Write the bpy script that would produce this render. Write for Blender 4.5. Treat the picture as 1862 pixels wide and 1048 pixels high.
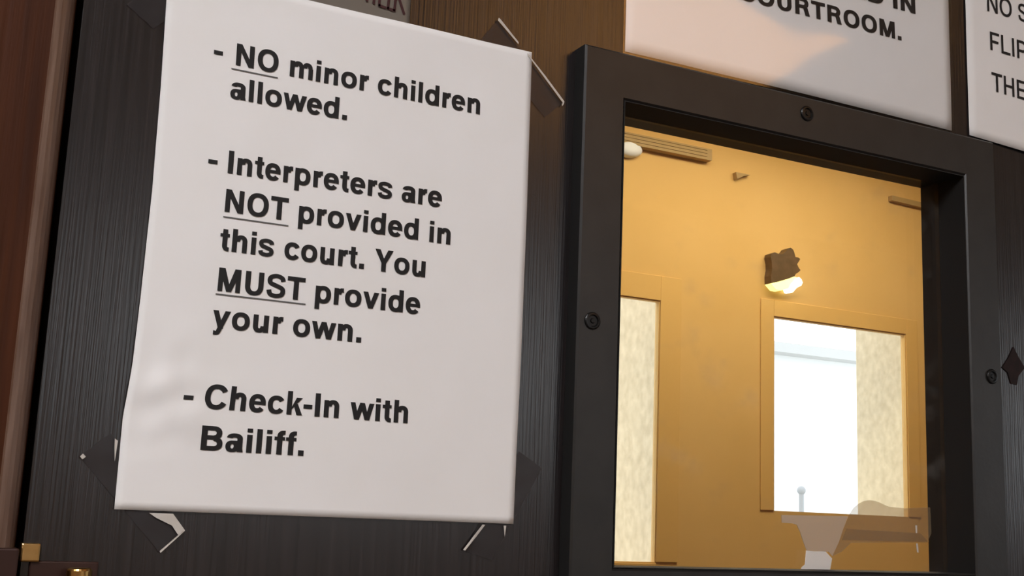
import bpy, bmesh, math, random
from mathutils import Vector, Matrix, noise
S = bpy.context.scene
for o in list(bpy.data.objects): bpy.data.objects.remove(o)
COL = S.collection
Z0 = 1.55                      # height of the first notice's centre above the floor
EX, EY, EZ = -0.2091, -0.61502, -0.13418 + Z0

# ---------------------------------------------------------------- camera
cd = bpy.data.cameras.new('camera'); cam = bpy.data.objects.new('camera', cd); COL.objects.link(cam)
cam.location = (EX, EY, EZ); cam.rotation_euler = (1.7554, -0.04012, -0.47596)
cd.sensor_fit = 'HORIZONTAL'; cd.sensor_width = 36.0; cd.lens = 2200.757/1862*36.0
cd.clip_start = 0.01; cd.clip_end = 200
S.camera = cam

# ---------------------------------------------------------------- world, exposure
S.view_settings.view_transform = 'Standard'; S.view_settings.look = 'None'
S.view_settings.exposure = 0.0; S.view_settings.gamma = 1.0; S.view_settings.use_curve_mapping = False
SKY = 3.0
w = bpy.data.worlds.new('sky'); S.world = w; w.use_nodes = True
nt = w.node_tree; nt.nodes.clear()
wo = nt.nodes.new('ShaderNodeOutputWorld'); wb = nt.nodes.new('ShaderNodeBackground')
tc = nt.nodes.new('ShaderNodeTexCoord'); ns = nt.nodes.new('ShaderNodeTexNoise'); rp = nt.nodes.new('ShaderNodeValToRGB')
ns.inputs['Scale'].default_value = 3; ns.inputs['Detail'].default_value = 4
rp.color_ramp.elements[0].position = .35; rp.color_ramp.elements[0].color = (.72, .85, 1, 1)
rp.color_ramp.elements[1].position = .65; rp.color_ramp.elements[1].color = (.95, .98, 1, 1)
nt.links.new(tc.outputs['Generated'], ns.inputs['Vector']); nt.links.new(ns.outputs[0], rp.inputs[0])
nt.links.new(rp.outputs[0], wb.inputs[0]); wb.inputs[1].default_value = SKY
nt.links.new(wb.outputs[0], wo.inputs[0])

# lamp strengths (each lamp is built with its fixture further down)
HALL_WHITE = 26.0; HALL_WARM = 4.5; ROOM_LAMP = 11.0

# ---------------------------------------------------------------- materials
def mat(name, color=(.5,.5,.5), rough=.5, metal=0, spec=.5, var=None, scale=(8,8,8), amount=.3, bump=0, bscale=None, detail=4, emit=None):
    m = bpy.data.materials.new(name); m.use_nodes = True
    t = m.node_tree; b = t.nodes['Principled BSDF']
    b.inputs['Base Color'].default_value = (*color, 1); b.inputs['Roughness'].default_value = rough
    b.inputs['Metallic'].default_value = metal; b.inputs['Specular IOR Level'].default_value = spec
    tcn = t.nodes.new('ShaderNodeTexCoord')
    def noise_node(sc):
        mp = t.nodes.new('ShaderNodeMapping'); mp.inputs['Scale'].default_value = sc
        n = t.nodes.new('ShaderNodeTexNoise'); n.inputs['Scale'].default_value = 1; n.inputs['Detail'].default_value = detail
        t.links.new(tcn.outputs['Object'], mp.inputs[0]); t.links.new(mp.outputs[0], n.inputs['Vector'])
        return n
    if var is not None:
        n = noise_node(scale); r = t.nodes.new('ShaderNodeValToRGB')
        r.color_ramp.elements[0].position = .5-amount/2; r.color_ramp.elements[1].position = .5+amount/2
        r.color_ramp.elements[0].color = (*color, 1); r.color_ramp.elements[1].color = (*var, 1)
        t.links.new(n.outputs[0], r.inputs[0]); t.links.new(r.outputs[0], b.inputs['Base Color'])
    if bump:
        n = noise_node(bscale or scale); bp = t.nodes.new('ShaderNodeBump')
        bp.inputs['Strength'].default_value = bump; bp.inputs['Distance'].default_value = .001
        t.links.new(n.outputs[0], bp.inputs['Height']); t.links.new(bp.outputs[0], b.inputs['Normal'])
    if emit:
        b.inputs['Emission Color'].default_value = (*emit[0], 1); b.inputs['Emission Strength'].default_value = emit[1]
    return m
def film(name, tint, body, body_amount, gloss_rough=.2, gloss=1.0, translucent=0.0, smudge=0):
    """clear sheet: tinted see-through, a little body colour, and a fresnel sheen"""
    m = bpy.data.materials.new(name); m.use_nodes = True; t = m.node_tree; t.nodes.clear()
    out = t.nodes.new('ShaderNodeOutputMaterial'); tr = t.nodes.new('ShaderNodeBsdfTransparent'); tr.inputs[0].default_value = (*tint, 1)
    df = t.nodes.new('ShaderNodeBsdfDiffuse'); df.inputs[0].default_value = (*body, 1)
    back = df
    if translucent:
        tl = t.nodes.new('ShaderNodeBsdfTranslucent'); tl.inputs[0].default_value = (*body, 1)
        mx = t.nodes.new('ShaderNodeMixShader'); mx.inputs[0].default_value = translucent
        t.links.new(df.outputs[0], mx.inputs[1]); t.links.new(tl.outputs[0], mx.inputs[2]); back = mx
    m1 = t.nodes.new('ShaderNodeMixShader'); m1.inputs[0].default_value = body_amount
    t.links.new(tr.outputs[0], m1.inputs[1]); t.links.new(back.outputs[0], m1.inputs[2])
    if smudge:
        tcn = t.nodes.new('ShaderNodeTexCoord'); n = t.nodes.new('ShaderNodeTexNoise'); n.inputs['Scale'].default_value = 45; n.inputs['Detail'].default_value = 5
        r = t.nodes.new('ShaderNodeValToRGB'); r.color_ramp.elements[0].position = .6; r.color_ramp.elements[1].position = .8
        r.color_ramp.elements[0].color = (body_amount,)*3+(1,); r.color_ramp.elements[1].color = (body_amount+smudge,)*3+(1,)
        t.links.new(tcn.outputs['Object'], n.inputs['Vector']); t.links.new(n.outputs[0], r.inputs[0]); t.links.new(r.outputs[0], m1.inputs[0])
    gl = t.nodes.new('ShaderNodeBsdfGlossy'); gl.inputs['Roughness'].default_value = gloss_rough
    fr = t.nodes.new('ShaderNodeLayerWeight'); fr.inputs[0].default_value = .5
    pw = t.nodes.new('ShaderNodeMath'); pw.operation = 'POWER'; pw.inputs[1].default_value = 5; t.links.new(fr.outputs['Facing'], pw.inputs[0])
    mu = t.nodes.new('ShaderNodeMath'); mu.operation = 'MULTIPLY_ADD'; mu.inputs[1].default_value = .96*gloss; mu.inputs[2].default_value = .04*gloss
    t.links.new(pw.outputs[0], mu.inputs[0])
    m2 = t.nodes.new('ShaderNodeMixShader'); t.links.new(mu.outputs[0], m2.inputs[0])
    t.links.new(m1.outputs[0], m2.inputs[1]); t.links.new(gl.outputs[0], m2.inputs[2]); t.links.new(m2.outputs[0], out.inputs[0])
    return m
M = {}
M['door'] = mat('dark_wood_veneer', (.004,.003,.003), .25, spec=.62, var=(.020,.0155,.016), scale=(420,420,9), amount=.5, bump=.18, bscale=(900,900,14))
M['jamb'] = mat('reddish_stained_wood', (.026,.007,.002), .55, spec=.12, var=(.066,.019,.006), scale=(160,160,7), amount=.5, bump=.4, bscale=(260,260,9))
M['edge'] = mat('worn_wood_edge', (.085,.040,.022), .42, spec=.5, var=(.17,.105,.075), scale=(300,300,26), amount=.5, bump=.3, bscale=(400,400,30))  # worn wood, also paled to carry the reflection on the rounded edge
M['frame'] = mat('black_painted_metal', (.010,.010,.010), .42, var=(.015,.0145,.014), scale=(60,60,60), bump=.08, bscale=(300,300,300))
M['screw'] = mat('blackened_screw', (.012,.012,.012), .35, metal=.6)
M['gap'] = mat('black_gasket', (.004,.004,.004), .7)  # near-black in place of shadow: frame sides, reveal lining, door gap
M['paper'] = mat('white_paper', (.775,.775,.770), .75, spec=.2, var=(.80,.805,.815), scale=(28,28,28), amount=.6, bump=.05, bscale=(120,120,120))
M['ink'] = mat('black_ink', (.010,.010,.011), .6, spec=.3)
M['line'] = mat('grey_ink', (.10,.10,.10), .6, spec=.3)
M['maroon'] = mat('maroon_ink', (.045,.012,.014), .6, spec=.3)
M['tape'] = film('clear_tape', (.58,.55,.55), (.34,.31,.32), .05, .35, .5)
M['tape_fold'] = film('clear_tape_doubled', (.7,.7,.7), (.80,.76,.70), .6, .3, .8)  # pale body colour paints the highlights on folds and the glints
M['label'] = film('grey_label_tape', (.6,.6,.6), (.20,.18,.155), .78, .3, .6)
M['sleeve'] = film('clear_sleeve', (.97,.97,.97), (.8,.8,.8), .0, .07, 1.5)
M['glass'] = film('window_glass', (.975,.975,.965), (.8,.78,.74), .004, .01, .8, smudge=.05)
M['pane'] = film('clear_pane', (.97,.97,.97), (.8,.8,.8), .0, .01, .8)
M['glasstape'] = film('hazy_tape', (.84,.80,.76), (.52,.42,.27), .12, .35, .6)
M['glasstape2'] = film('hazy_tape_grey', (.84,.84,.86), (.74,.64,.54), .30, .35, .6)
M['slip'] = film('thin_white_paper', (.9,.9,.9), (.99,.99,.99), 1.0, .5, .1, translucent=.62)
M['brass'] = mat('worn_brass', (.62,.40,.16), .28, metal=1, var=(.50,.30,.10), scale=(90,90,90))
M['bronze'] = mat('dark_bronze', (.035,.014,.010), .4, metal=.4)
M['sticker'] = mat('dark_red_brown_sticker', (.008,.004,.004), .6, spec=.2, var=(.016,.007,.007), scale=(200,200,200))
M['ochre'] = mat('ochre_wall_paint', (.735,.455,.155), .75, spec=.2, var=(.775,.49,.18), scale=(3,3,3), bump=.1, bscale=(200,200,200))
M['casing'] = mat('ochre_trim_paint', (.75,.46,.15), .7, spec=.2)
M['vent'] = mat('tan_metal', (.42,.27,.10), .6)
M['stucco'] = mat('cream_stucco', (.82,.74,.55), .9, spec=.1, var=(.60,.53,.38), scale=(38,38,30), amount=.5, bump=.8, bscale=(60,60,60), detail=8)
M['ceil'] = mat('cream_ceiling', (.80,.70,.50), .8)
M['hallwall'] = mat('hall_wall', (.42,.30,.18), .7, var=(.45,.32,.2), scale=(3,3,3))
M['hallceil'] = mat('hall_ceiling', (.50,.36,.22), .8)
M['floor'] = mat('brown_floor', (.10,.07,.05), .5, var=(.14,.09,.06), scale=(5,5,5))
M['ground'] = mat('pale_concrete', (.55,.53,.5), .9, var=(.6,.58,.55), scale=(2,2,2))
M['ledge'] = mat('grey_ledge', (.50,.50,.48), .8)
M['pale'] = mat('pale_plaster', (.76,.77,.75), .8)
M['white'] = mat('white_plastic', (.85,.86,.9), .4)
M['lampmetal'] = mat('dark_brown_lamp_metal', (.10,.055,.016), .5, var=(.14,.075,.03), scale=(40,40,40))
M['bulb'] = mat('lit_lamp_glass', (.9,.9,.5), .4, emit=((1,.93,.36), 1.3))  # emission makes the patch's bright lower edge; no lamp is known there
M['bulb2'] = mat('lit_lamp_bulb', (.9,.9,.7), .4, emit=((1,1,.82), 2.5))
M['post'] = mat('grey_post', (.35,.36,.36), .6)
M['hallwhite'] = mat('lit_white_diffuser', (.9,.9,.9), .5, emit=((1,.985,1), HALL_WHITE))
M['hallwarm'] = mat('lit_amber_diffuser', (.9,.7,.4), .5, emit=((1,.44,.11), HALL_WARM))
M['roomlamp'] = mat('lit_warm_diffuser', (.9,.85,.7), .5, emit=((1,.90,.66), ROOM_LAMP))

# ---------------------------------------------------------------- mesh helpers
def link(name, bm, m, parent=None, bevel=0, smooth=False, solid=0, seg=2):
    me = bpy.data.meshes.new(name); bmesh.ops.recalc_face_normals(bm, faces=bm.faces)
    if any(e.is_boundary for e in bm.edges):
        for f in bm.faces:
            f.normal_update()
            if f.normal.y > 0: f.normal_flip()
    bm.to_mesh(me); bm.free()
    o = bpy.data.objects.new(name, me); COL.objects.link(o); me.materials.append(m)
    if parent is not None: o.parent = parent
    if smooth:
        for p in me.polygons: p.use_smooth = True
    if solid:
        s = o.modifiers.new('thickness', 'SOLIDIFY'); s.thickness = solid; s.offset = 0
    if bevel:
        b = o.modifiers.new('bevel', 'BEVEL'); b.width = bevel; b.segments = seg; b.limit_method = 'ANGLE'
    return o
def box(bm, x0, x1, y0, y1, z0, z1):
    v = [bm.verts.new((x, y, z)) for x in (x0, x1) for y in (y0, y1) for z in (z0, z1)]
    for f in ((0,1,3,2),(4,6,7,5),(0,4,5,1),(2,3,7,6),(0,2,6,4),(1,5,7,3)): bm.faces.new([v[i] for i in f])
def B(*boxes):
    bm = bmesh.new()
    for b in boxes: box(bm, *b)
    return bm
def wall_boxes(x0, x1, y0, y1, z0, z1, holes):
    """solid wall in the xz plane with rectangular openings (a, b, c, d)"""
    xs = sorted({x0, x1, *[h[0] for h in holes], *[h[1] for h in holes]})
    out = []
    for a, b in zip(xs, xs[1:]):
        hs = sorted([(h[2], h[3]) for h in holes if h[0] <= a+1e-6 and h[1] >= b-1e-6]); z = z0
        for c, d in hs:
            if c > z+1e-6: out.append((a, b, y0, y1, z, c))
            z = d
        if z < z1-1e-6: out.append((a, b, y0, y1, z, z1))
    return out
def poly_prism(pts, y0, y1):
    """outline in the xz plane given real depth"""
    bm = bmesh.new()
    f = [bm.verts.new((x, y0, z)) for x, z in pts]; k = [bm.verts.new((x, y1, z)) for x, z in pts]
    bm.faces.new(f); bm.faces.new(list(reversed(k)))
    n = len(pts)
    for i in range(n): bm.faces.new((f[i], k[i], k[(i+1)%n], f[(i+1)%n]))
    return bm
def lathe(prof, cx, cz, y0, seg=32):
    """profile (radius, y) turned about the y axis at (cx, cz)"""
    bm = bmesh.new(); rings = []
    for r, y in prof:
        if r < 1e-7: rings.append([bm.verts.new((cx, y0+y, cz))])
        else: rings.append([bm.verts.new((cx+r*math.cos(a), y0+y, cz+r*math.sin(a))) for a in [2*math.pi*i/seg for i in range(seg)]])
    for a, b in zip(rings, rings[1:]):
        for i in range(seg):
            j = (i+1)%seg
            if len(a) == 1 and len(b) == 1: continue
            if len(a) == 1: bm.faces.new((a[0], b[i], b[j]))
            elif len(b) == 1: bm.faces.new((a[i], b[0], a[j]))
            else: bm.faces.new((a[i], b[i], b[j], a[j]))
    return bm
def tag(o, label, cat=None, group=None, kind=None):
    o['label'] = label
    if cat: o['category'] = cat
    if group: o['group'] = group
    if kind: o['kind'] = kind
    return o
def empty(name, loc=(0,0,0)):
    o = bpy.data.objects.new(name, None); COL.objects.link(o); o.location = loc; o.empty_display_size = .02
    return o
def interp(t, tab):
    for (a, va), (b, vb) in zip(tab, tab[1:]):
        if t <= b: return va+(vb-va)*max(0, (t-a))/(b-a)
    return tab[-1][1]

# ---------------------------------------------------------------- lettering: a bold grotesque drawn stroke by stroke, 1000 units to the em
HB = dict(N=722,O=778,M=833,U=722,S=667,T=611,I=278,Y=667,C=722,B=722,D=722,E=667,F=611,L=611,P=667,R=722,H=722,
          m=889,i=278,n=611,o=611,r=389,c=556,h=611,l=278,d=611,e=556,a=556,w=778,t=333,p=611,s=556,v=556,u=611,y=556,k=556,f=333)
HB['-'] = 333; HB['.'] = 278; HB[' '] = 278
CACHE = {}
def glyph(ch, wt):
    """list of flat polygons; wt scales the stroke (1 = bold)"""
    if (ch, wt) in CACHE: return CACHE[(ch, wt)]
    F = []; s = 140*wt; S_ = 148*wt; h = 116*wt; C = 718; X = 532
    def rect(x0, x1, z0, z1): F.append([(x0,z0),(x1,z0),(x1,z1),(x0,z1)])
    def bar(z0, a0, b0, z1, a1, b1): F.append([(a0,z0),(b0,z0),(b1,z1),(a1,z1)])
    def arc(cx, cz, rx, rz, d0=0, d1=360, st=None, ht=None):
        st = st or s; ht = ht or h; n = max(6, int(abs(d1-d0)/9)); e = 2/2.25
        def p(a, ax, az):
            c, q = math.cos(a), math.sin(a)
            return (cx+ax*math.copysign(abs(c)**e, c), cz+az*math.copysign(abs(q)**e, q))
        for i in range(n):
            t0 = math.radians(d0+(d1-d0)*i/n); t1 = math.radians(d0+(d1-d0)*(i+1)/n)
            F.append([p(t0,rx,rz), p(t1,rx,rz), p(t1,rx-st,rz-ht), p(t0,rx-st,rz-ht)])
    def path(pts, st, ht):
        P = [Vector(p) for p in pts]; Q = []
        ext = [P[0]*2-P[1]]+P+[P[-1]*2-P[-2]]
        for i in range(1, len(ext)-2):
            for k in range(5):
                t = k/5; p0, p1, p2, p3 = ext[i-1:i+3]
                Q.append(.5*((2*p1)+(p2-p0)*t+(2*p0-5*p1+4*p2-p3)*t*t+(3*p1-p0-3*p2+p3)*t**3))
        Q.append(P[-1]); E = []
        for i, q in enumerate(Q):
            d = (Q[min(i+1,len(Q)-1)]-Q[max(i-1,0)]).normalized(); E.append((q+Vector((-d.y*st/2, d.x*ht/2)), q-Vector((-d.y*st/2, d.x*ht/2))))
        for (a0, b0), (a1, b1) in zip(E, E[1:]): F.append([tuple(a0), tuple(b0), tuple(b1), tuple(a1)])
    if ch == 'I': rect(139-S_/2, 139+S_/2, 0, C)
    elif ch == 'l': rect(139-s/2, 139+s/2, 0, C)
    elif ch == 'i': rect(139-s/2, 139+s/2, 0, X); rect(139-s/2, 139+s/2, 602, C)
    elif ch == 'N': rect(69, 69+s, 0, C); rect(654-s, 654, 0, C); bar(0, 654-s*1.12, 654, C, 69, 69+s*1.12)
    elif ch == 'O': arc(389, 359, 345, 375, st=S_, ht=h*1.05)
    elif ch == 'M':
        rect(69, 69+s*.95, 0, C); rect(764-s*.95, 764, 0, C)
        bar(0, 416-s*.48, 416+s*.48, C, 69, 69+s*1.25); bar(0, 416-s*.48, 416+s*.48, C, 764-s*1.25, 764)
    elif ch == 'U': rect(72, 72+S_, 270, C); rect(651-S_, 651, 270, C); arc(361.5, 270, 289.5, 287, 180, 360, st=S_)
    elif ch == 'T': rect(14, 598, C-h*1.05, C); rect(306-S_/2, 306+S_/2, 0, C)
    elif ch == 'Y': rect(334-S_/2, 334+S_/2, 0, 300); bar(270, 334-S_/2, 334+S_*.45, C, 15, 15+S_*1.12); bar(270, 334-S_*.45, 334+S_/2, C, 653-S_*1.12, 653)
    elif ch == 'C': arc(384, 359, 340, 375, 29, 331, st=S_, ht=h*1.05)
    elif ch == 'S': path([(548,515),(505,618),(334,672),(165,625),(118,522),(160,430),(334,368),(510,300),(552,205),(505,95),(334,45),(150,95),(104,222)], s*1.0, h)
    elif ch == 'B':
        rect(76, 76+S_, 0, C); rect(76, 410, C-h, C); rect(76, 420, 320, 320+h*.95); rect(76, 420, 0, h)
        arc(410, 520, 232, 198, -90, 90, ht=h*.98); arc(415, 207, 254, 207, -90, 90)
    elif ch == 'D': rect(76, 76+S_, 0, C); rect(76, 345, C-h, C); rect(76, 345, 0, h); arc(340, 359, 345, 359, -90, 90, st=S_)
    elif ch == 'E': rect(76, 76+S_, 0, C); rect(76, 621, C-h, C); rect(76, 590, 310, 310+h); rect(76, 621, 0, h)
    elif ch == 'F': rect(76, 76+S_, 0, C); rect(76, 587, C-h, C); rect(76, 535, 305, 305+h)
    elif ch == 'L': rect(76, 76+S_, 0, C); rect(76, 583, 0, h)
    elif ch in 'PR':
        lo = 262 if ch == 'P' else 290
        rect(76, 76+S_, 0, C); rect(76, 400, C-h, C); rect(76, 400, lo, lo+h); arc(395, (C+lo)/2, 235, (C-lo)/2, -90, 90)
        if ch == 'R': bar(0, 677-s*1.15, 677, 340, 400, 400+s*1.1)
    elif ch == 'H': rect(71, 71+S_, 0, C); rect(651-S_, 651, 0, C); rect(71, 651, 305, 305+h)
    elif ch == 'm':
        for x in (64, 375, 686): rect(x, x+s, 0, X if x == 64 else 366)
        arc(342, 356, 173+(s-140)*0, 190, 0, 180); arc(653, 356, 173, 190, 0, 180)
    elif ch in 'nh': rect(65, 65+s, 0, X if ch == 'n' else C); rect(546-s, 546, 0, 350); arc(350, 340, 196, 206, 0, 180)
    elif ch == 'u': rect(66, 66+s, 182, X); rect(545-s, 545, 0, X); arc(261, 192, 195, 206, 180, 360)
    elif ch == 'o': arc(306, 266, 272, 280)
    elif ch == 'c': arc(298, 266, 264, 280, 32, 328)
    elif ch == 'd': arc(290, 266, 256, 280); rect(551-s, 551, 0, C)
    elif ch == 'p': arc(320, 266, 258, 280); rect(59, 59+s, -207, X)
    elif ch == 'e': rect(60, 524, 224, 224+h*.78); arc(276, 266, 253, 280, -9, 322)
    elif ch == 'a':
        rect(505-s, 505, 60, 400); bar(0, 515-s, 529, 110, 505-s, 505); arc(279, 388, 226, 158, 0, 172, ht=h*.95)
        arc(216, 158, 187, 172, 0, 360, st=s*.92, ht=h*.82); rect(230, 505-s+5, 330-h*.8, 330)
    elif ch == 'w':
        for a0, a1 in ((150,10),(150,320),(490,320),(490,629)): bar(0, a0, a0+s, X, a1, a1+s)
    elif ch == 'v': bar(0, 278-s/2, 278+s/2, X, 13, 13+s*1.03); bar(0, 278-s/2, 278+s/2, X, 543-s*1.03, 543)
    elif ch == 'y':
        bar(-10, 275-s/2, 275+s/2, X, 10, 10+s*1.05); bar(-70, 300-s*.95, 300, X, 541-s*1.05, 541)
        F.append([(300-s*.95,-70),(300,-70),(268,-150),(225,-198),(150,-214),(150,-214+h*.95)]); F.append([(150,-214),(66,-212),(66,-208+h),(150,-214+h*.95)])
    elif ch == 'k': rect(69, 69+s, 0, C); bar(150, 180, 215, X, 545-s*1.18, 545); bar(0, 562-s*1.15, 562, 345, 262, 262+s*.9)
    elif ch == 'r': rect(64, 64+s, 0, X); arc(345, 335, 200, 209, 92, 180); rect(338, 373, 544-h*1.1, 544)
    elif ch == 's': path([(448,378),(420,452),(275,490),(135,456),(103,388),(140,318),(275,270),(412,220),(448,150),(410,74),(275,42),(125,78),(92,162)], s*.93, h*.93)
    elif ch == 't': rect(88, 88+s, 165, 672); rect(10, 309, X-h*.8, X); arc(276, 170, 188, 180, 180, 268); rect(268, 309, -10, h*.9)
    elif ch == 'f': rect(88, 88+s, 0, 560); rect(10, 318, X-h*.8, X); arc(276, 545, 188, 180, 92, 180); rect(268, 318, 725-h*.95, 725)
    elif ch == '-': rect(27, 306, 215, 345)
    elif ch == '.': rect(139-S_/2, 139+S_/2, 0, S_)
    CACHE[(ch, wt)] = F
    return F
def text_line(bm, s, x0, base, cap, width=None, wt=1.0, kx=1.0, rot=0, place=None):
    """place maps (x, z) on the sheet to 3-D; width stretches the line to its measured length"""
    k = cap/718; adv = sum(HB[c] for c in s)
    if width: kx = width/(adv*k)
    c_, s_ = math.cos(rot), math.sin(rot); x = 0
    for ch in s:
        if ch != ' ':
            for f in glyph(ch, wt):
                vs = []
                for px, pz in f:
                    u = (x+px)*k*kx; v = pz*k
                    vs.append(bm.verts.new(place(x0+u*c_-v*s_, base+u*s_+v*c_)))
                bm.faces.new(vs)
        x += HB[ch]
def under(bm, x0, x1, z, th, place, n=6):
    for i in range(n):
        a, b = x0+(x1-x0)*i/n, x0+(x1-x0)*(i+1)/n
        bm.faces.new([bm.verts.new(place(*q)) for q in ((a, z), (b, z), (b, z+th), (a, z+th))])

# ================================================================= SETTING: the entrance side
FXL, FXR, FZT, FZB = .13934, .48765, .14842+Z0, -.193+Z0      # frame outside
IXL, IXR, IZT, IZB = .16807, .45702, .11826+Z0, -.1625+Z0      # frame inside
DXL, DXR, DZB, DZT = -.1470, .770, .012, 2.06
WALLT = .14
# wall that holds the door
bm = B(*wall_boxes(-3.0, 4.6, .0, WALLT, 0, 2.9, [(-.1925, .8155, 0, 2.105)]))
tag(link('wall_front', bm, M['hallwall']), 'hall wall that holds the dark door', 'wall', kind='structure')
# door frame of reddish wood with a rounded front arris; an added stop behind the leaf blocks light through the gap
def casing_profile_bar(xa, xb, sgn, z0, z1):
    # xb is the edge beside the door
    pr = [(xa, -.012)]
    c = .0095
    for i in range(7):
        a = math.pi/2*i/6
        pr.append((xb-sgn*c+sgn*c*math.sin(a), -.0005-.0115*math.cos(a)))
    pr += [(xb, .085), (xb+sgn*.014, .085) if False else (xb, .0851), (xa+sgn*.055, .0851), (xa+sgn*.055, -.0002), (xa, -.0002)]
    b = bmesh.new()
    lo = [b.verts.new((x, y, z0)) for x, y in pr]; hi = [b.verts.new((x, y, z1)) for x, y in pr]
    b.faces.new(lo); b.faces.new(list(reversed(hi)))
    for i in range(len(pr)):
        j = (i+1)%len(pr); b.faces.new((lo[i], lo[j], hi[j], hi[i]))
    return b
jl = link('trim_1', casing_profile_bar(-.2470, -.1505, 1, 0, 2.0635), M['jamb'])
tag(jl, 'reddish brown wooden door frame with rounded edge left of the dark door', 'door frame', kind='structure')
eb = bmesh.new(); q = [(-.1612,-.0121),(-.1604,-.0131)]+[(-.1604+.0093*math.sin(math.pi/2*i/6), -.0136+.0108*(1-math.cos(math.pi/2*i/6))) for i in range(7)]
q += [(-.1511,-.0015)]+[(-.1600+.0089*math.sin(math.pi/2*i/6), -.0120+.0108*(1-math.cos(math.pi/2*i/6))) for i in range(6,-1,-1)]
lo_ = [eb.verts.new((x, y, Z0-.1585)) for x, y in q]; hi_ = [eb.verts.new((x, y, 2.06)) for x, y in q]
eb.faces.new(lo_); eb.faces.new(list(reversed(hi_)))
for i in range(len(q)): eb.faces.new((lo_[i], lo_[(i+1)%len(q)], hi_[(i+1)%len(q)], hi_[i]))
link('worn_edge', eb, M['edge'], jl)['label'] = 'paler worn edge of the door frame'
link('door_stop', B((-.1505, -.132, .045, .0851, 0, 2.0635)), M['gap'], jl)  # black strip added to block room light and keep the gap dark
link('strike_plate', B((-.175, -.1495, -.0130, .02, Z0-.30, Z0-.1585)), M['bronze'], jl, .001)
jr = link('trim_2', casing_profile_bar(.8700, .7735, -1, 0, 2.0635), M['jamb'])
tag(jr, 'reddish brown wooden door frame right of the dark door', 'door frame', kind='structure')
jt = link('trim_3', B((-.2470, .8700, -.012, -.0002, 2.064, 2.16), (-.1920, .8150, 0, .0851, 2.064, 2.1045)), M['jamb'], None, .004)
tag(jt, 'reddish brown wooden head of the door frame', 'door frame', kind='structure')
# the door leaf with its opening for the window
DT = .030
door = link('door_1', B(*wall_boxes(DXL, DXR, 0, DT, DZB, DZT, [(IXL-.003, IXR+.003, IZB-.003, IZT+.003)])), M['door'])
bmx = bmesh.new(); bmx.from_mesh(door.data); bmesh.ops.remove_doubles(bmx, verts=bmx.verts, dist=1e-6)
# drop faces shared by two neighbouring blocks
seen = {}
for f in bmx.faces: seen.setdefault(tuple(sorted(v.index for v in f.verts)), []).append(f)
bmesh.ops.delete(bmx, geom=[f for l in seen.values() if len(l) > 1 for f in l], context='FACES_ONLY'); bmx.to_mesh(door.data); bmx.free()
tag(door, 'dark brown glossy wooden door with a small black framed window', 'door', kind='structure')
# black metal window frame: mitred front bars with a deep inner lip
def frame_mesh():
    b = bmesh.new()
    def ring(x0, x1, z0, z1, y): return [b.verts.new(p) for p in ((x0,y,z0),(x1,y,z0),(x1,y,z1),(x0,y,z1))]
    e = .0012
    R = [ring(FXL,FXR,FZB,FZT,-.0001), ring(FXL,FXR,FZB,FZT,-.0125+e), ring(FXL+e,FXR-e,FZB+e,FZT-e,-.0125),
         ring(IXL-e,IXR+e,IZB-e,IZT+e,-.0125), ring(IXL,IXR,IZB,IZT,-.0125+e), ring(IXL,IXR,IZB,IZT,DT), ring(IXL-.0028,IXR+.0028,IZB-.0028,IZT+.0028,DT), ring(IXL-.0028,IXR+.0028,IZB-.0028,IZT+.0028,-.0001)]
    R.append(R[0])
    for a, c in zip(R, R[1:]):
        for i in range(4): b.faces.new((a[i], a[(i+1)%4], c[(i+1)%4], c[i]))
    return b
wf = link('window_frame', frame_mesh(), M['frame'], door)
wf.data.materials.append(M['gap'])          # near-black outer sides stand in for the shadow on the frame edges
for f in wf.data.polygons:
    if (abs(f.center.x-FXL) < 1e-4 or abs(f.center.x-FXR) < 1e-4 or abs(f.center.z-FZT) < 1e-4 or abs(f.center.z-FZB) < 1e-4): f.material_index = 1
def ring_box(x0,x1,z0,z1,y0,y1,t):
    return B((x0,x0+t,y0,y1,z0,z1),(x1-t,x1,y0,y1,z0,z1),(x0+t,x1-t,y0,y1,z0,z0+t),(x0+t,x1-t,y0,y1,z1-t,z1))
gk = link('gasket', ring_box(IXL+.0002,IXR-.0002,IZB+.0002,IZT-.0002,-.0118,.0122,.0006), M['gap'], wf); gk['label'] = 'dull black gasket lining the inside of the window frame'  # liner added to paint the reveal's shadow
wf['label'] = 'black metal frame screwed round the window'
GY = .0125
wg = link('window_glass', B((IXL+.0003, IXR-.0003, GY, GY+.004, IZB+.0003, IZT-.0003)), M['glass'], door)
wg['label'] = 'clear glass pane'
def screw(cx, cz, ang):
    s = link('screw', lathe([(.0052,.0001),(.0052,-.0007),(.0046,-.0012),(.0036,-.0013),(.0031,-.0004),(.0016,-.0004),(.0012,-.0011),(0,-.0011)], cx, cz, -.0125, 28), M['screw'], wf, smooth=False)
    return s
screw(.3111, Z0+.1366, .3); screw(.1492, Z0-.0213, 0); screw(.4774, Z0-.0255, 0)
# brass latch in the gap, lock plate and knob at the lower edge of the view
k = link('latch_bolt', B((-.1480, -.1395, -.0035, .012, Z0-.1650, Z0-.1565)), M['brass'], door, .0008)
k['label'] = 'small square brass latch in the door gap'
pl = link('lock_plate', B((-.1435, -.1125, -.0016, 0, Z0-.29, Z0-.1645)), M['bronze'], door, .0008)
pl['label'] = 'dark bronze lock plate'
kb = bmesh.new()
bmesh.ops.create_cone(kb, cap_ends=True, segments=32, radius1=.0058, radius2=.0058, depth=.028, matrix=Matrix.Translation((-.1220, -.0085, Z0-.181)))
k = link('thumb_turn', kb, M['brass'], door, .0012, smooth=False); k['label'] = 'upright brass thumb turn'

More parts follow.
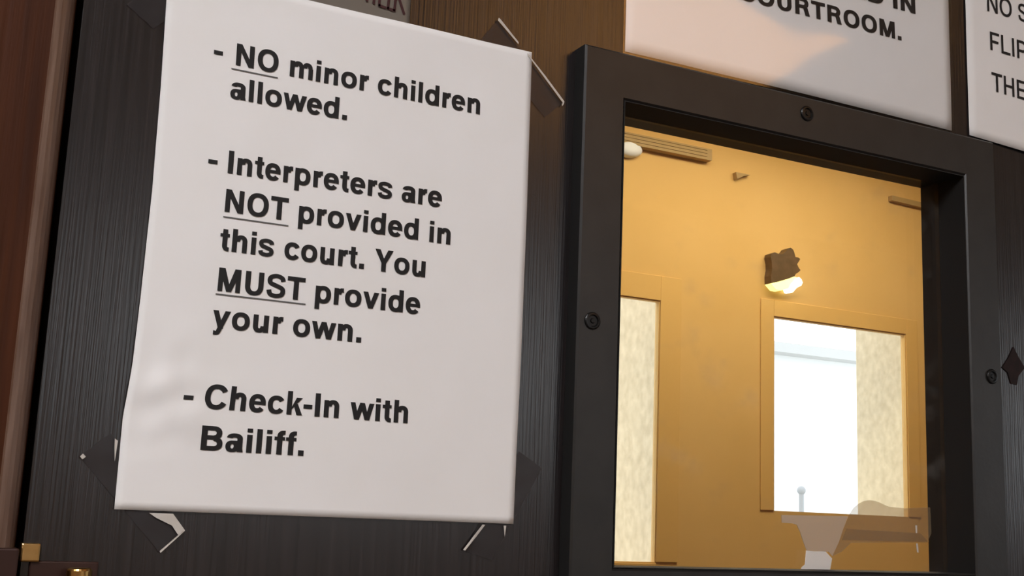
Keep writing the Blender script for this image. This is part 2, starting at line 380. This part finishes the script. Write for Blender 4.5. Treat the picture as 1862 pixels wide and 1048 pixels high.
# ================================================================= NOTICES ON THE DOOR
EDGE = [(-.14,-.0004),(-.095,-.0006),(-.070,.0014),(-.036,.0022),(.020,.0028),(.075,.0020),(.14,0)]   # waviness of the left edge
def sheet1(x, z, lift=0.0):
    """first notice: a sheet that bows gently off the door"""
    u = (x+.108)/.216; v = (z+.1397)/.2794
    h = .0012+.0012*math.sin(math.pi*max(0,min(1,u)))*math.sin(math.pi*max(0,min(1,v)))
    h += .0016*max(0, u-.75)/.25*math.sin(math.pi*max(0,min(1,v)))
    h += .0007*noise.noise((x*22, z*16, 3))*1.0
    cr = math.exp(-(((x+.088)/.022)**2+((z+.085)/.030)**2))
    h += .0034*cr*noise.noise((x*85, z*70, 9))
    px = x+interp(z, EDGE)*max(0, 1-u/.45)
    return (px+.0004, -(h+lift), z+Z0)
def grid(n, m, fn, x0, x1, z0, z1):
    b = bmesh.new()
    V = [[b.verts.new(fn(x0+(x1-x0)*i/n, z0+(z1-z0)*j/m)) for j in range(m+1)] for i in range(n+1)]
    for i in range(n):
        for j in range(m): b.faces.new((V[i][j], V[i+1][j], V[i+1][j+1], V[i][j+1]))
    return b
n1 = empty('paper_notice', (0, 0, Z0-.1397))
tag(n1, 'large white paper notice about minor children, interpreters and checking in, taped on the dark door', 'notice')
def child(o, parent):
    o.parent = parent; o.matrix_parent_inverse = Matrix.Translation(-parent.location)
    return o
child(link('paper_sheet', grid(54, 70, sheet1, -.10795, .10795, -.1397, .1397), M['paper'], None, smooth=True, solid=.0001), n1)
PL1 = lambda x, z: sheet1(x, z, .0004)
L1 = [('- NO minor children', -.0818, .0940, .0752), ('allowed.', -.0711, .0752, None), ('- Interpreters are', -.0805, .0346, .0533),
      ('NOT provided in', -.0699, .0139, .0604), ('this court. You', -.0699, -.0067, .0461), ('MUST provide', -.0699, -.0279, .0434),
      ('your own.', -.0699, -.0470, .0108), ('- Check-In with', -.0806, -.0882, .0405), ('Bailiff.', -.0699, -.1090, -.0165)]
tb = bmesh.new()
for s, x, zb, xe in L1:
    if xe is None: xe = -.0055
    if s.startswith('- '):
        text_line(tb, '-', x-.0004, zb, .0122, width=.0058, place=PL1)
        text_line(tb, s[2:], -.0708, zb, .0122, width=xe+.0708+.001, wt=1.12, place=PL1)
    else:
        text_line(tb, s, x-.001, zb, .0122, width=xe-x+.002, wt=1.12, place=PL1)
child(link('lettering', tb, M['ink'], None), n1)['label'] = 'bold black printed lettering'
for a, b_, z in ((-.0719,-.0462,.0912), (-.0702,-.0345,.0108), (-.0704,-.0216,-.0300)):
    ub = bmesh.new(); under(ub, a, b_, z, .0007, PL1)
    child(link('underline', ub, M['line'], None), n1)['label'] = 'thin grey underline below a word in capitals'

# second notice, in a clear sleeve resting on top of the window frame
def sheet2(x, z, lift=0.0):
    u = (x-.174)/.2835; v = (z-.1545)/.216
    h = .0010+.0016*math.sin(math.pi*max(0,min(1,u)))*max(0, 1-v*1.4)+.0004*noise.noise((x*18, z*18, 1))
    return (x, -(h+lift), z+Z0)
n2 = empty('paper_notice', (.3157, 0, Z0+.1545))
tag(n2, 'white notice in a clear sleeve ending in the word COURTROOM, above the black window frame', 'notice')
child(link('paper_sheet', grid(40, 24, sheet2, .1745, .4575, .1548, .370), M['paper'], None, smooth=True, solid=.0001), n2)
PL2 = lambda x, z: sheet2(x, z, .0004)
tb = bmesh.new()
rot2 = .022
text_line(tb, 'COURTROOM.', .2610, .2105, .0128, width=.1490, wt=1.18, rot=rot2, place=PL2)
text_line(tb, 'ED IN', .3585, .2362, .0128, width=.0665, wt=1.18, rot=rot2, place=PL2)
child(link('lettering', tb, M['ink'], None), n2)['label'] = 'bold black capitals'
def sleeve2(x, z):
    p = sheet2(x, z, .0009+.0005*noise.noise((x*14, z*20, 7)))
    return p
child(link('plastic_sleeve', grid(70, 50, sleeve2, .1725, .4595, .1526, .372), M['sleeve'], None, smooth=True), n2)['label'] = 'clear plastic sleeve'

# third notice, cut off by the edge of the picture
def sheet3(x, z, lift=0.0):
    u = (x-.4745)/.2159
    zz = z-.05*(x-.4745)*max(0, 1-(z-.154)/.1) if z < .254 else z
    return (x, -(.0012+.0010*math.sin(math.pi*max(0,min(1,u)))+.0004*noise.noise((x*20, z*20, 5))+lift), zz+Z0)
n3 = empty('paper_notice', (.5825, 0, Z0+.1548))
tag(n3, 'white paper notice lettered NO, FLIP and THE, at the top right corner', 'notice')
child(link('paper_sheet', grid(24, 40, sheet3, .4752, .6911, .1548, .434), M['paper'], None, smooth=True, solid=.0001), n3)
PL3 = lambda x, z: sheet3(x, z, .0004)
tb = bmesh.new()
text_line(tb, 'NO S', .4962, .2575, .0147, kx=.93, wt=.84, place=PL3)
text_line(tb, 'FLIP', .4980, .2268, .0147, kx=.93, wt=.84, place=PL3)
text_line(tb, 'THE', .4994, .1948, .0147, kx=.93, wt=.84, place=PL3)
child(link('lettering', tb, M['ink'], None), n3)['label'] = 'black capitals of regular weight'

# ---------------------------------------------------------------- clear tape at the corners of the first notice
def tape_strip(label, corners, seed, folds=(), off=0):
    """strip between four corners (a-b long outer edge, d-c long inner edge), bent and slightly wrinkled, lying over the corner"""
    a, b, c, d = [Vector((p[0], p[1])) for p in corners]
    n, m = 30, 8
    bmm = bmesh.new(); rnd = random.Random(seed)
    def pt(u, v, lift=0.0):
        q = a.lerp(b, u).lerp(d.lerp(c, u), v)
        inside = max(0, min(1, (.1085-abs(q.x))*120+.5))*max(0, min(1, (.1402-abs(q.y))*120+.5))
        h = .0007+.0004*noise.noise((q.x*110, q.y*110, seed))
        e = min(u, 1-u)*n
        return (q.x+.0006*noise.noise((q.x*300, q.y*300, seed+5))*(1 if e < 1 else 0), -(h+lift), q.y+Z0)
    V = [[bmm.verts.new(pt(i/n, j/m)) for j in range(m+1)] for i in range(n+1)]
    for i in range(n):
        for j in range(m): bmm.faces.new((V[i][j], V[i+1][j], V[i+1][j+1], V[i][j+1]))
    t = link('clear_tape', bmm, M['tape'], None, smooth=True)
    tag(t, label, 'tape', 'clear tape strips on the corners of the large notice')
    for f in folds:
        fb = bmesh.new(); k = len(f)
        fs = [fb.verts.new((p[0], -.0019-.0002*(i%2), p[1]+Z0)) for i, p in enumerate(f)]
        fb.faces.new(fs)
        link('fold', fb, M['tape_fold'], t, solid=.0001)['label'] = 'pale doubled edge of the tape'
    return t
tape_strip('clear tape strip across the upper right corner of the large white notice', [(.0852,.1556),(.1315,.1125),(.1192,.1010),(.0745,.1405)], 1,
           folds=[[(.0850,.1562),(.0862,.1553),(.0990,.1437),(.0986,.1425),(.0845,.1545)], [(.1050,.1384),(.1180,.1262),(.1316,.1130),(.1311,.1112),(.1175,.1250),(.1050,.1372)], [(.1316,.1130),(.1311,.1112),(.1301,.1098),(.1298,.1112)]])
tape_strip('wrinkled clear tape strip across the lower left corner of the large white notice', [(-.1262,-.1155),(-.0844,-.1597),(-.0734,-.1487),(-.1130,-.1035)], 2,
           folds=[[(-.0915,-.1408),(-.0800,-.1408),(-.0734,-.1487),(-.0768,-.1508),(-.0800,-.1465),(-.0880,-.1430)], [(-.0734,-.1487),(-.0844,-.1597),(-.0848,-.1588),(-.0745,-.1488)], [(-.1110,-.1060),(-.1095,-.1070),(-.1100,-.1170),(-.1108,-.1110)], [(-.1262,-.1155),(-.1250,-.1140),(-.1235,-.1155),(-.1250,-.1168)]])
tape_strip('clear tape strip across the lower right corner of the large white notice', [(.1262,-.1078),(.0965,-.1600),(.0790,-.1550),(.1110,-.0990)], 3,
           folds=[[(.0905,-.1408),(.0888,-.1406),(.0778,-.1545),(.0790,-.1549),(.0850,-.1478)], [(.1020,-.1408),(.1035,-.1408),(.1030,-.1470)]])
tape_strip('clear tape strip at the upper left corner of the large white notice', [(-.1265,.1150),(-.0870,.1560),(-.0745,.1440),(-.1120,.1050)], 4)

# grey label with handwriting, half behind the top edge of the first notice
lb = link('label_strip', grid(20, 8, lambda x, z: (x, -.0007-.0003*noise.noise((x*60, z*60, 2)), z+Z0), -.0450, .0288, .1290, .1700), M['label'], None, smooth=True, solid=.0001)
tag(lb, 'grey label with dark maroon handwriting behind the top edge of the large white notice', 'label')
def stroke(bm, pts, wd, y):
    P = [Vector(p) for p in pts]
    for p, q in zip(P, P[1:]):
        d = (q-p).normalized()*wd*.5; nn = Vector((-d.y, d.x)); a, b_ = p-d*.6, q+d*.6
        bm.faces.new([bm.verts.new((v.x, y, v.y+Z0)) for v in (a+nn, a-nn, b_-nn, b_+nn)])
sb = bmesh.new()
for st in ([(-.012,.156),(-.0105,.1500),(-.0075,.1485),(-.006,.1535)], [(-.005,.149),(-.003,.1545),(-.0005,.1485)], [(-.0042,.1510),(-.0012,.1508)],
           [(.002,.1565),(.0022,.1475)], [(.0022,.152),(.0062,.1535)], [(.0066,.156),(.0064,.1470)], [(.0098,.155),(.0098,.1465),(.0135,.1460)],
           [(.0155,.1545),(.0150,.1460),(.0190,.1455),(.0195,.154)], [(.0215,.1535),(.0250,.145)], [(-.020,.1560),(-.0165,.1535),(-.0150,.1560)]):
    stroke(sb, st, .0016, -.00125)
link('handwriting', sb, M['maroon'], lb)['label'] = 'dark maroon handwriting'

# diamond shaped patch on the door beside the frame
dm = poly_prism([(.5145,.0005+Z0),(.5195,-.0070+Z0),(.5255,-.0138+Z0),(.5185,-.0205+Z0),(.5165,-.0272+Z0),(.5105,-.0268+Z0),(.5075,-.0190+Z0),(.5020,-.0158+Z0),(.5085,-.0085+Z0)], -.0006, 0)
tag(link('diamond_sticker', dm, M['sticker'], None), 'small dark red-brown diamond sticker on the door right of the window frame', 'sticker')

# ---------------------------------------------------------------- bits stuck to the lower part of the window glass
GF = GY-.0002
def on_glass(name, pts, m, th=.0006, hole=None):
    P = [(x, z+Z0) for x, z in pts]
    b = poly_prism(P, GF-th, GF)
    return link(name, b, m, None)
t = on_glass('clear_tape', [(.3520,-.1530),(.3576,-.1438),(.3624,-.1343),(.3669,-.1259),(.3710,-.1212),(.3757,-.1180),(.3800,-.1162),(.3845,-.1154),(.3893,-.1157),(.3933,-.1165),(.3980,-.1180),(.4022,-.1191),(.4100,-.1194),(.4183,-.1196),(.4405,-.1181),(.4410,-.1357),(.4371,-.1420),(.4220,-.1425),(.4000,-.1430),(.3680,-.1440),(.3600,-.1500)], M['glasstape'])
tag(t, 'curved hazy clear tape strip on the lower right of the window glass', 'tape')
def quad(bm, pts, y):
    bm.faces.new([bm.verts.new((x, y, z+Z0)) for x, z in pts])
b = bmesh.new()
quad(b, [(.3640,-.1350),(.4300,-.1360),(.4375,-.1415),(.3600,-.1425)], GF-.0009)
link('doubled_band', b, M['glasstape'], t, solid=.0002)['label'] = 'paler doubled band along the tape'
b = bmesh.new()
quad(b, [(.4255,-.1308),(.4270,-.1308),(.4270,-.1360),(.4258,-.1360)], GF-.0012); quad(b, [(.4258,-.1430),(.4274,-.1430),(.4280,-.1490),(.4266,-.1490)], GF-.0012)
link('crease', b, M['tape_fold'], t, solid=.0002)['label'] = 'bright creases'  # glints drawn as pale slivers
t = on_glass('clear_tape', [(.3097,-.1279),(.3659,-.1267),(.3615,-.1351),(.3576,-.1438),(.3520,-.1528),(.3490,-.1503),(.3305,-.1499),(.3275,-.1440),(.3251,-.1383),(.3224,-.1338),(.3190,-.1330),(.3101,-.1328)], M['glasstape2'], .0005)
tag(t, 'grey funnel-shaped hazy tape piece on the glass above the white paper slip', 'tape')
t = on_glass('paper_slip', [(.3301,-.1499),(.3365,-.1503),(.3462,-.1501),(.3518,-.1545),(.3500,-.1620),(.3256,-.1620),(.3263,-.1606),(.3291,-.1588)], M['slip'], .0004)
tag(t, 'bright white paper slip stuck at the bottom edge of the window glass', 'paper slip')

# ================================================================= THE OCHRE ROOM BEHIND THE GLASS
D = 2.60
kD = (D-EY)/(4.5-EY)
def far(x, z): return (EX+(x-EX)*kD, (z+.13418)*kD+EZ)      # from the 4.5 m sightline plane to the wall at D
RX0, RX1, RZ1 = -.9, 4.2, 2.86
x0, zt = far(2.70, .966); x1, _ = far(3.228, .966); _, zb = far(3, -.340)
W1 = (x0, x1, zb, zt)
x0, zt2 = far(3.975, .966); x1, zb2 = far(4.922, -.062)
W2 = (x0, x1, zb2, zt2)
tag(link('wall_far', B(*wall_boxes(RX0, RX1, D, D+.02, 0, RZ1+.2, [W1, W2])), M['ochre']), 'ochre wall with two bright openings seen through the door glass', 'wall', kind='structure')
tag(link('wall_side', B((RX0-.1, RX0, WALLT, D+.16, 0, RZ1+.2)), M['ochre']), 'ochre side wall out of view', 'wall', kind='structure')
tag(link('wall_end', B((RX1, RX1+.1, WALLT, D+.16, 0, RZ1+.2)), M['ochre']), 'ochre end wall of the room', 'wall', kind='structure')
tag(link('ceiling', B((RX0-.1, RX1+.1, WALLT, D+.16, RZ1, RZ1+.1)), M['ceil']), 'cream ceiling of the ochre room', 'ceiling', kind='structure')
tag(link('floor', B((-3.2, 4.8, -4.2, D+.16, -.1, 0)), M['floor']), 'brown floor', 'floor', kind='structure')
def window(name, Wn, label, cw, sill):
    a, b, c, d = Wn
    o = empty(name, (a, D, c)); tag(o, label, 'window', kind='structure')
    boxes = [(a-cw, a-.004, D-.0045, D-.0005, c-(cw if sill else 0), d+cw), (b+.004, b+cw, D-.0045, D-.0005, c-(cw if sill else 0), d+cw), (a-.004, b+.004, D-.0045, D-.0005, d+.004, d+cw)]
    if sill: boxes.append((a-.004, b+.004, D-.0045, D-.0005, c-cw, c-.004))
    elif sill is False: boxes.append((a-.004, b+.004, D-.0045, D-.0005, c-.02, c-.004))
    child(link('casing', B(*boxes), M['casing'], None, .0015), o)
    child(link('pane', B((a+.0005, b-.0005, D+.012, D+.015, c+.0005, d-.0005)), M['pane'], None), o)
    return o
window('window_1', W1, 'tall narrow bright opening with ochre casing at the left of the far wall', .085, False)
window('window_2', W2, 'bright window with ochre casing in the middle of the far wall', .060, None)
# outdoors
sw = link('stucco_pillar', B((3.179, 4.15, 2.72, 3.028, 0, 3.4)), M['stucco'], None, .006)
tag(sw, 'cream stucco pillar outside, filling the right half of the far window', 'pillar')
sw = link('stucco_wall', B((2.045, 2.24, 2.70, 3.02, 0, 3.4)), M['stucco'], None, .006)
tag(sw, 'cream stucco wall outside the tall narrow opening at the left', 'wall')
tag(link('ground', B((-12, 14, D+.16, 22, -.12, -.02)), M['ground']), 'pale ground outdoors', 'ground', kind='structure')
# far outside: pale building with a ledge and a thin post
yb = 14.0
def at(px, z45, y):      # continue a sightline of the 4.5 m plane to depth y
    k_ = (y-EY)/(4.5-EY); return (EX+(px-EX)*k_, (z45+.13418)*k_+EZ)
bx0, bz = at(3.90, .80, yb); bx1, _ = at(4.75, .8, yb)
bd = empty('pale_building', ((bx0+bx1)/2, yb, -.02)); tag(bd, 'pale sunlit building seen faintly through the far window', 'building')
child(link('wall', B((bx0-2, bx1+2, yb, yb+4, -.02, bz-.1)), M['pale'], None), bd)
child(link('ledge', B((bx0-2.1, bx1+2.1, yb-.3, yb, bz-.1, bz+.05)), M['ledge'], None), bd)
px_, pz_ = at(4.158, .037, 7.0)
po = empty('post', (px_, 7.0, -.02)); tag(po, 'thin grey post outside the bottom of the far window', 'post')
b = bmesh.new(); bmesh.ops.create_cone(b, cap_ends=True, segments=16, radius1=.020, radius2=.020, depth=pz_+.02, matrix=Matrix.Translation((px_, 7, (pz_-.02)/2))); child(link('shaft', b, M['post'], None), po)
b = bmesh.new(); bmesh.ops.create_uvsphere(b, u_segments=16, v_segments=10, radius=.035, matrix=Matrix.Translation((px_, 7, pz_+.02))); child(link('cap', b, M['post'], None, smooth=True), po)

# things on the far wall
def wall_bar(name, pts, th, m):
    P = [far(*p) for p in pts]
    return link(name, poly_prism(P, D-th, D-.0003), m, None)
v = wall_bar('wall_vent', [(2.85,1.818),(3.5163,1.819),(3.5172,1.757),(2.85,1.757)], .03, M['vent'])
tag(v, 'long tan vent strip high on the ochre wall at the upper left of the glass', 'vent')
P = far(2.9, 1.757); Q = far(3.5163, 1.8)
b = bmesh.new()
for i in range(3):
    z = P[1]+.010+i*.011
    box(b, P[0]+.02, Q[0]-.02, D-.0325, D-.030, z, z+.003)
link('louvre', b, M['vent'], v)
v = wall_bar('wall_rail', [(4.8143,1.775),(5.35,1.762),(5.35,1.732),(4.8135,1.745)], .02, M['vent'])
tag(v, 'thin tan rail high on the ochre wall at the upper right of the glass', 'rail')
c = far(3.005, 1.748)
v = link('smoke_detector', lathe([(.052,0),(.052,-.018),(.044,-.028),(.02,-.032),(0,-.032)], c[0], c[1]-.006, D-.0005), M['white'], None, smooth=True)
for ob in (v,):
    for vv in ob.data.vertices: vv.co.z = c[1]-.006+(vv.co.z-c[1]+.006)*.52
tag(v, 'white oval disc on the ochre wall below the long tan vent', 'smoke detector')
v = wall_bar('hook', [(3.689,1.727),(3.7856,1.727),(3.745,1.715),(3.6967,1.690)], .02, M['vent'])
tag(v, 'tiny tan triangular hook on the ochre wall near the vent', 'hook')
# dark ragged patch built as a made-up lamp, its lower edge glowing
def crop(u, v_): return far(*H(1380+u/10.48, 440+v_/10.48))
def H(px, py):      # picture measurements of the patch converted to its own wall coordinates
    return (3.9073+(px-1390)*.00405, 1.2972-(py-466)*.00335+(px-1390)*.00075)
out = [(100,320),(110,260),(170,240),(240,270),(310,285),(370,235),(410,185),(455,175),(500,215),(520,265),(540,345),(590,355),(625,385),(600,430),(570,470),(595,530),(630,580),(600,610),(545,640),(520,680),(400,715),(230,750),(110,765),(105,640),(125,520),(120,410)]
lo = [(110,770),(230,752),(400,717),(520,682),(570,700),(600,720),(470,800),(420,880),(290,905),(200,880)]
lo2 = [(600,700),(640,740),(665,800),(640,850),(560,880),(520,920),(490,955),(455,940),(435,880),(470,800),(540,740)]
lp = empty('wall_lamp', (crop(380,500)[0], D, crop(380,760)[1])); tag(lp, 'small dark brown wall lamp with ragged outline, glowing yellow along its lower edge', 'lamp')
child(link('shade', poly_prism([crop(*p) for p in out], D-.035, D-.0005), M['lampmetal'], None), lp)
child(link('lit_rim', poly_prism([crop(*p) for p in lo], D-.033, D-.0005), M['bulb'], None), lp)
child(link('bulb', poly_prism([crop(*p) for p in lo2], D-.036, D-.0005), M['bulb2'], None), lp)
# ceiling lamp that lights the ochre room
cl = empty('ceiling_lamp', (2.2, 1.9, RZ1)); tag(cl, 'warm ceiling lamp of the ochre room, above the view', 'lamp')
child(link('housing', B((1.40, 3.00, 1.65, 2.15, RZ1-.05, RZ1)), M['white'], None), cl)
child(link('diffuser', B((1.43, 2.97, 1.68, 2.12, RZ1-.056, RZ1-.0505)), M['roomlamp'], None), cl)

# ================================================================= THE HALL BEHIND THE VIEWER
HY = -3.6; HT = 2.72
HW = (.35, 2.42, 1.58, 2.36)
tag(link('wall_back', B(*wall_boxes(-3.0, 4.6, HY-.15, HY, 0, 2.9, [HW])), M['hallwall']), 'brown hall wall behind the viewer', 'wall', kind='structure')
tag(link('wall_left', B((-3.1, -3.0, HY-.15, WALLT, 0, 2.9)), M['hallwall']), 'brown hall wall on the left, out of view', 'wall', kind='structure')
tag(link('wall_right', B((4.6, 4.7, HY-.15, -3.3, 0, 2.9), (4.6, 4.7, -1.3, WALLT, 0, 2.9), (4.6, 4.7, -3.3, -1.3, 0, 1.35), (4.6, 4.7, -3.3, -1.3, 2.35, 2.9)), M['hallwall']), 'brown hall wall on the right, out of view', 'wall', kind='structure')
tag(link('ceiling', B((-3.0, 4.6, HY, 0, HT, HT+.1)), M['hallceil']), 'brown hall ceiling above the viewer', 'ceiling', kind='structure')
w3 = empty('window_3', (HW[0], HY, HW[2])); tag(w3, 'long high hall window behind the viewer', 'window', kind='structure')
child(link('sash', B((HW[0], HW[1], HY-.10, HY-.06, HW[2], HW[2]+.03), (HW[0], HW[1], HY-.10, HY-.06, HW[3]-.03, HW[3]), (HW[0], HW[0]+.03, HY-.10, HY-.06, HW[2]+.03, HW[3]-.03), (HW[1]-.03, HW[1], HY-.10, HY-.06, HW[2]+.03, HW[3]-.03)), M['jamb'], None), w3)
child(link('pane', B((HW[0]+.03, HW[1]-.03, HY-.082, HY-.078, HW[2]+.03, HW[3]-.03)), M['pane'], None), w3)
w4 = empty('window_4', (4.6, -2.3, 1.35)); tag(w4, 'hall side window out of view on the right', 'window', kind='structure')  # unseen window added so the door's right side reflects more light
child(link('sash', B((4.62, 4.66, -3.3, -3.27, 1.35, 2.35), (4.62, 4.66, -1.33, -1.3, 1.35, 2.35), (4.62, 4.66, -3.27, -1.33, 1.35, 1.38), (4.62, 4.66, -3.27, -1.33, 2.32, 2.35)), M['jamb'], None), w4)
child(link('pane', B((4.638, 4.642, -3.27, -1.33, 1.38, 2.32)), M['pane'], None), w4)
def ceiling_panel(name, cx, cy, wx, wy, m, label):
    o = empty(name, (cx, cy, HT)); tag(o, label, 'lamp')
    child(link('housing', B((cx-wx/2-.03, cx+wx/2+.03, cy-wy/2-.03, cy+wy/2+.03, HT-.05, HT)), M['white'], None), o)
    child(link('diffuser', B((cx-wx/2, cx+wx/2, cy-wy/2, cy+wy/2, HT-.056, HT-.0505)), m, None), o)
ceiling_panel('ceiling_lamp', -.95, -1.5, .6, 1.2, M['hallwhite'], 'white ceiling lamp of the hall, behind the viewer')  # unseen lamp added to brighten the notices
ceiling_panel('ceiling_lamp', 1.40, -1.95, .9, .7, M['hallwarm'], 'amber ceiling lamp of the hall, behind the viewer')
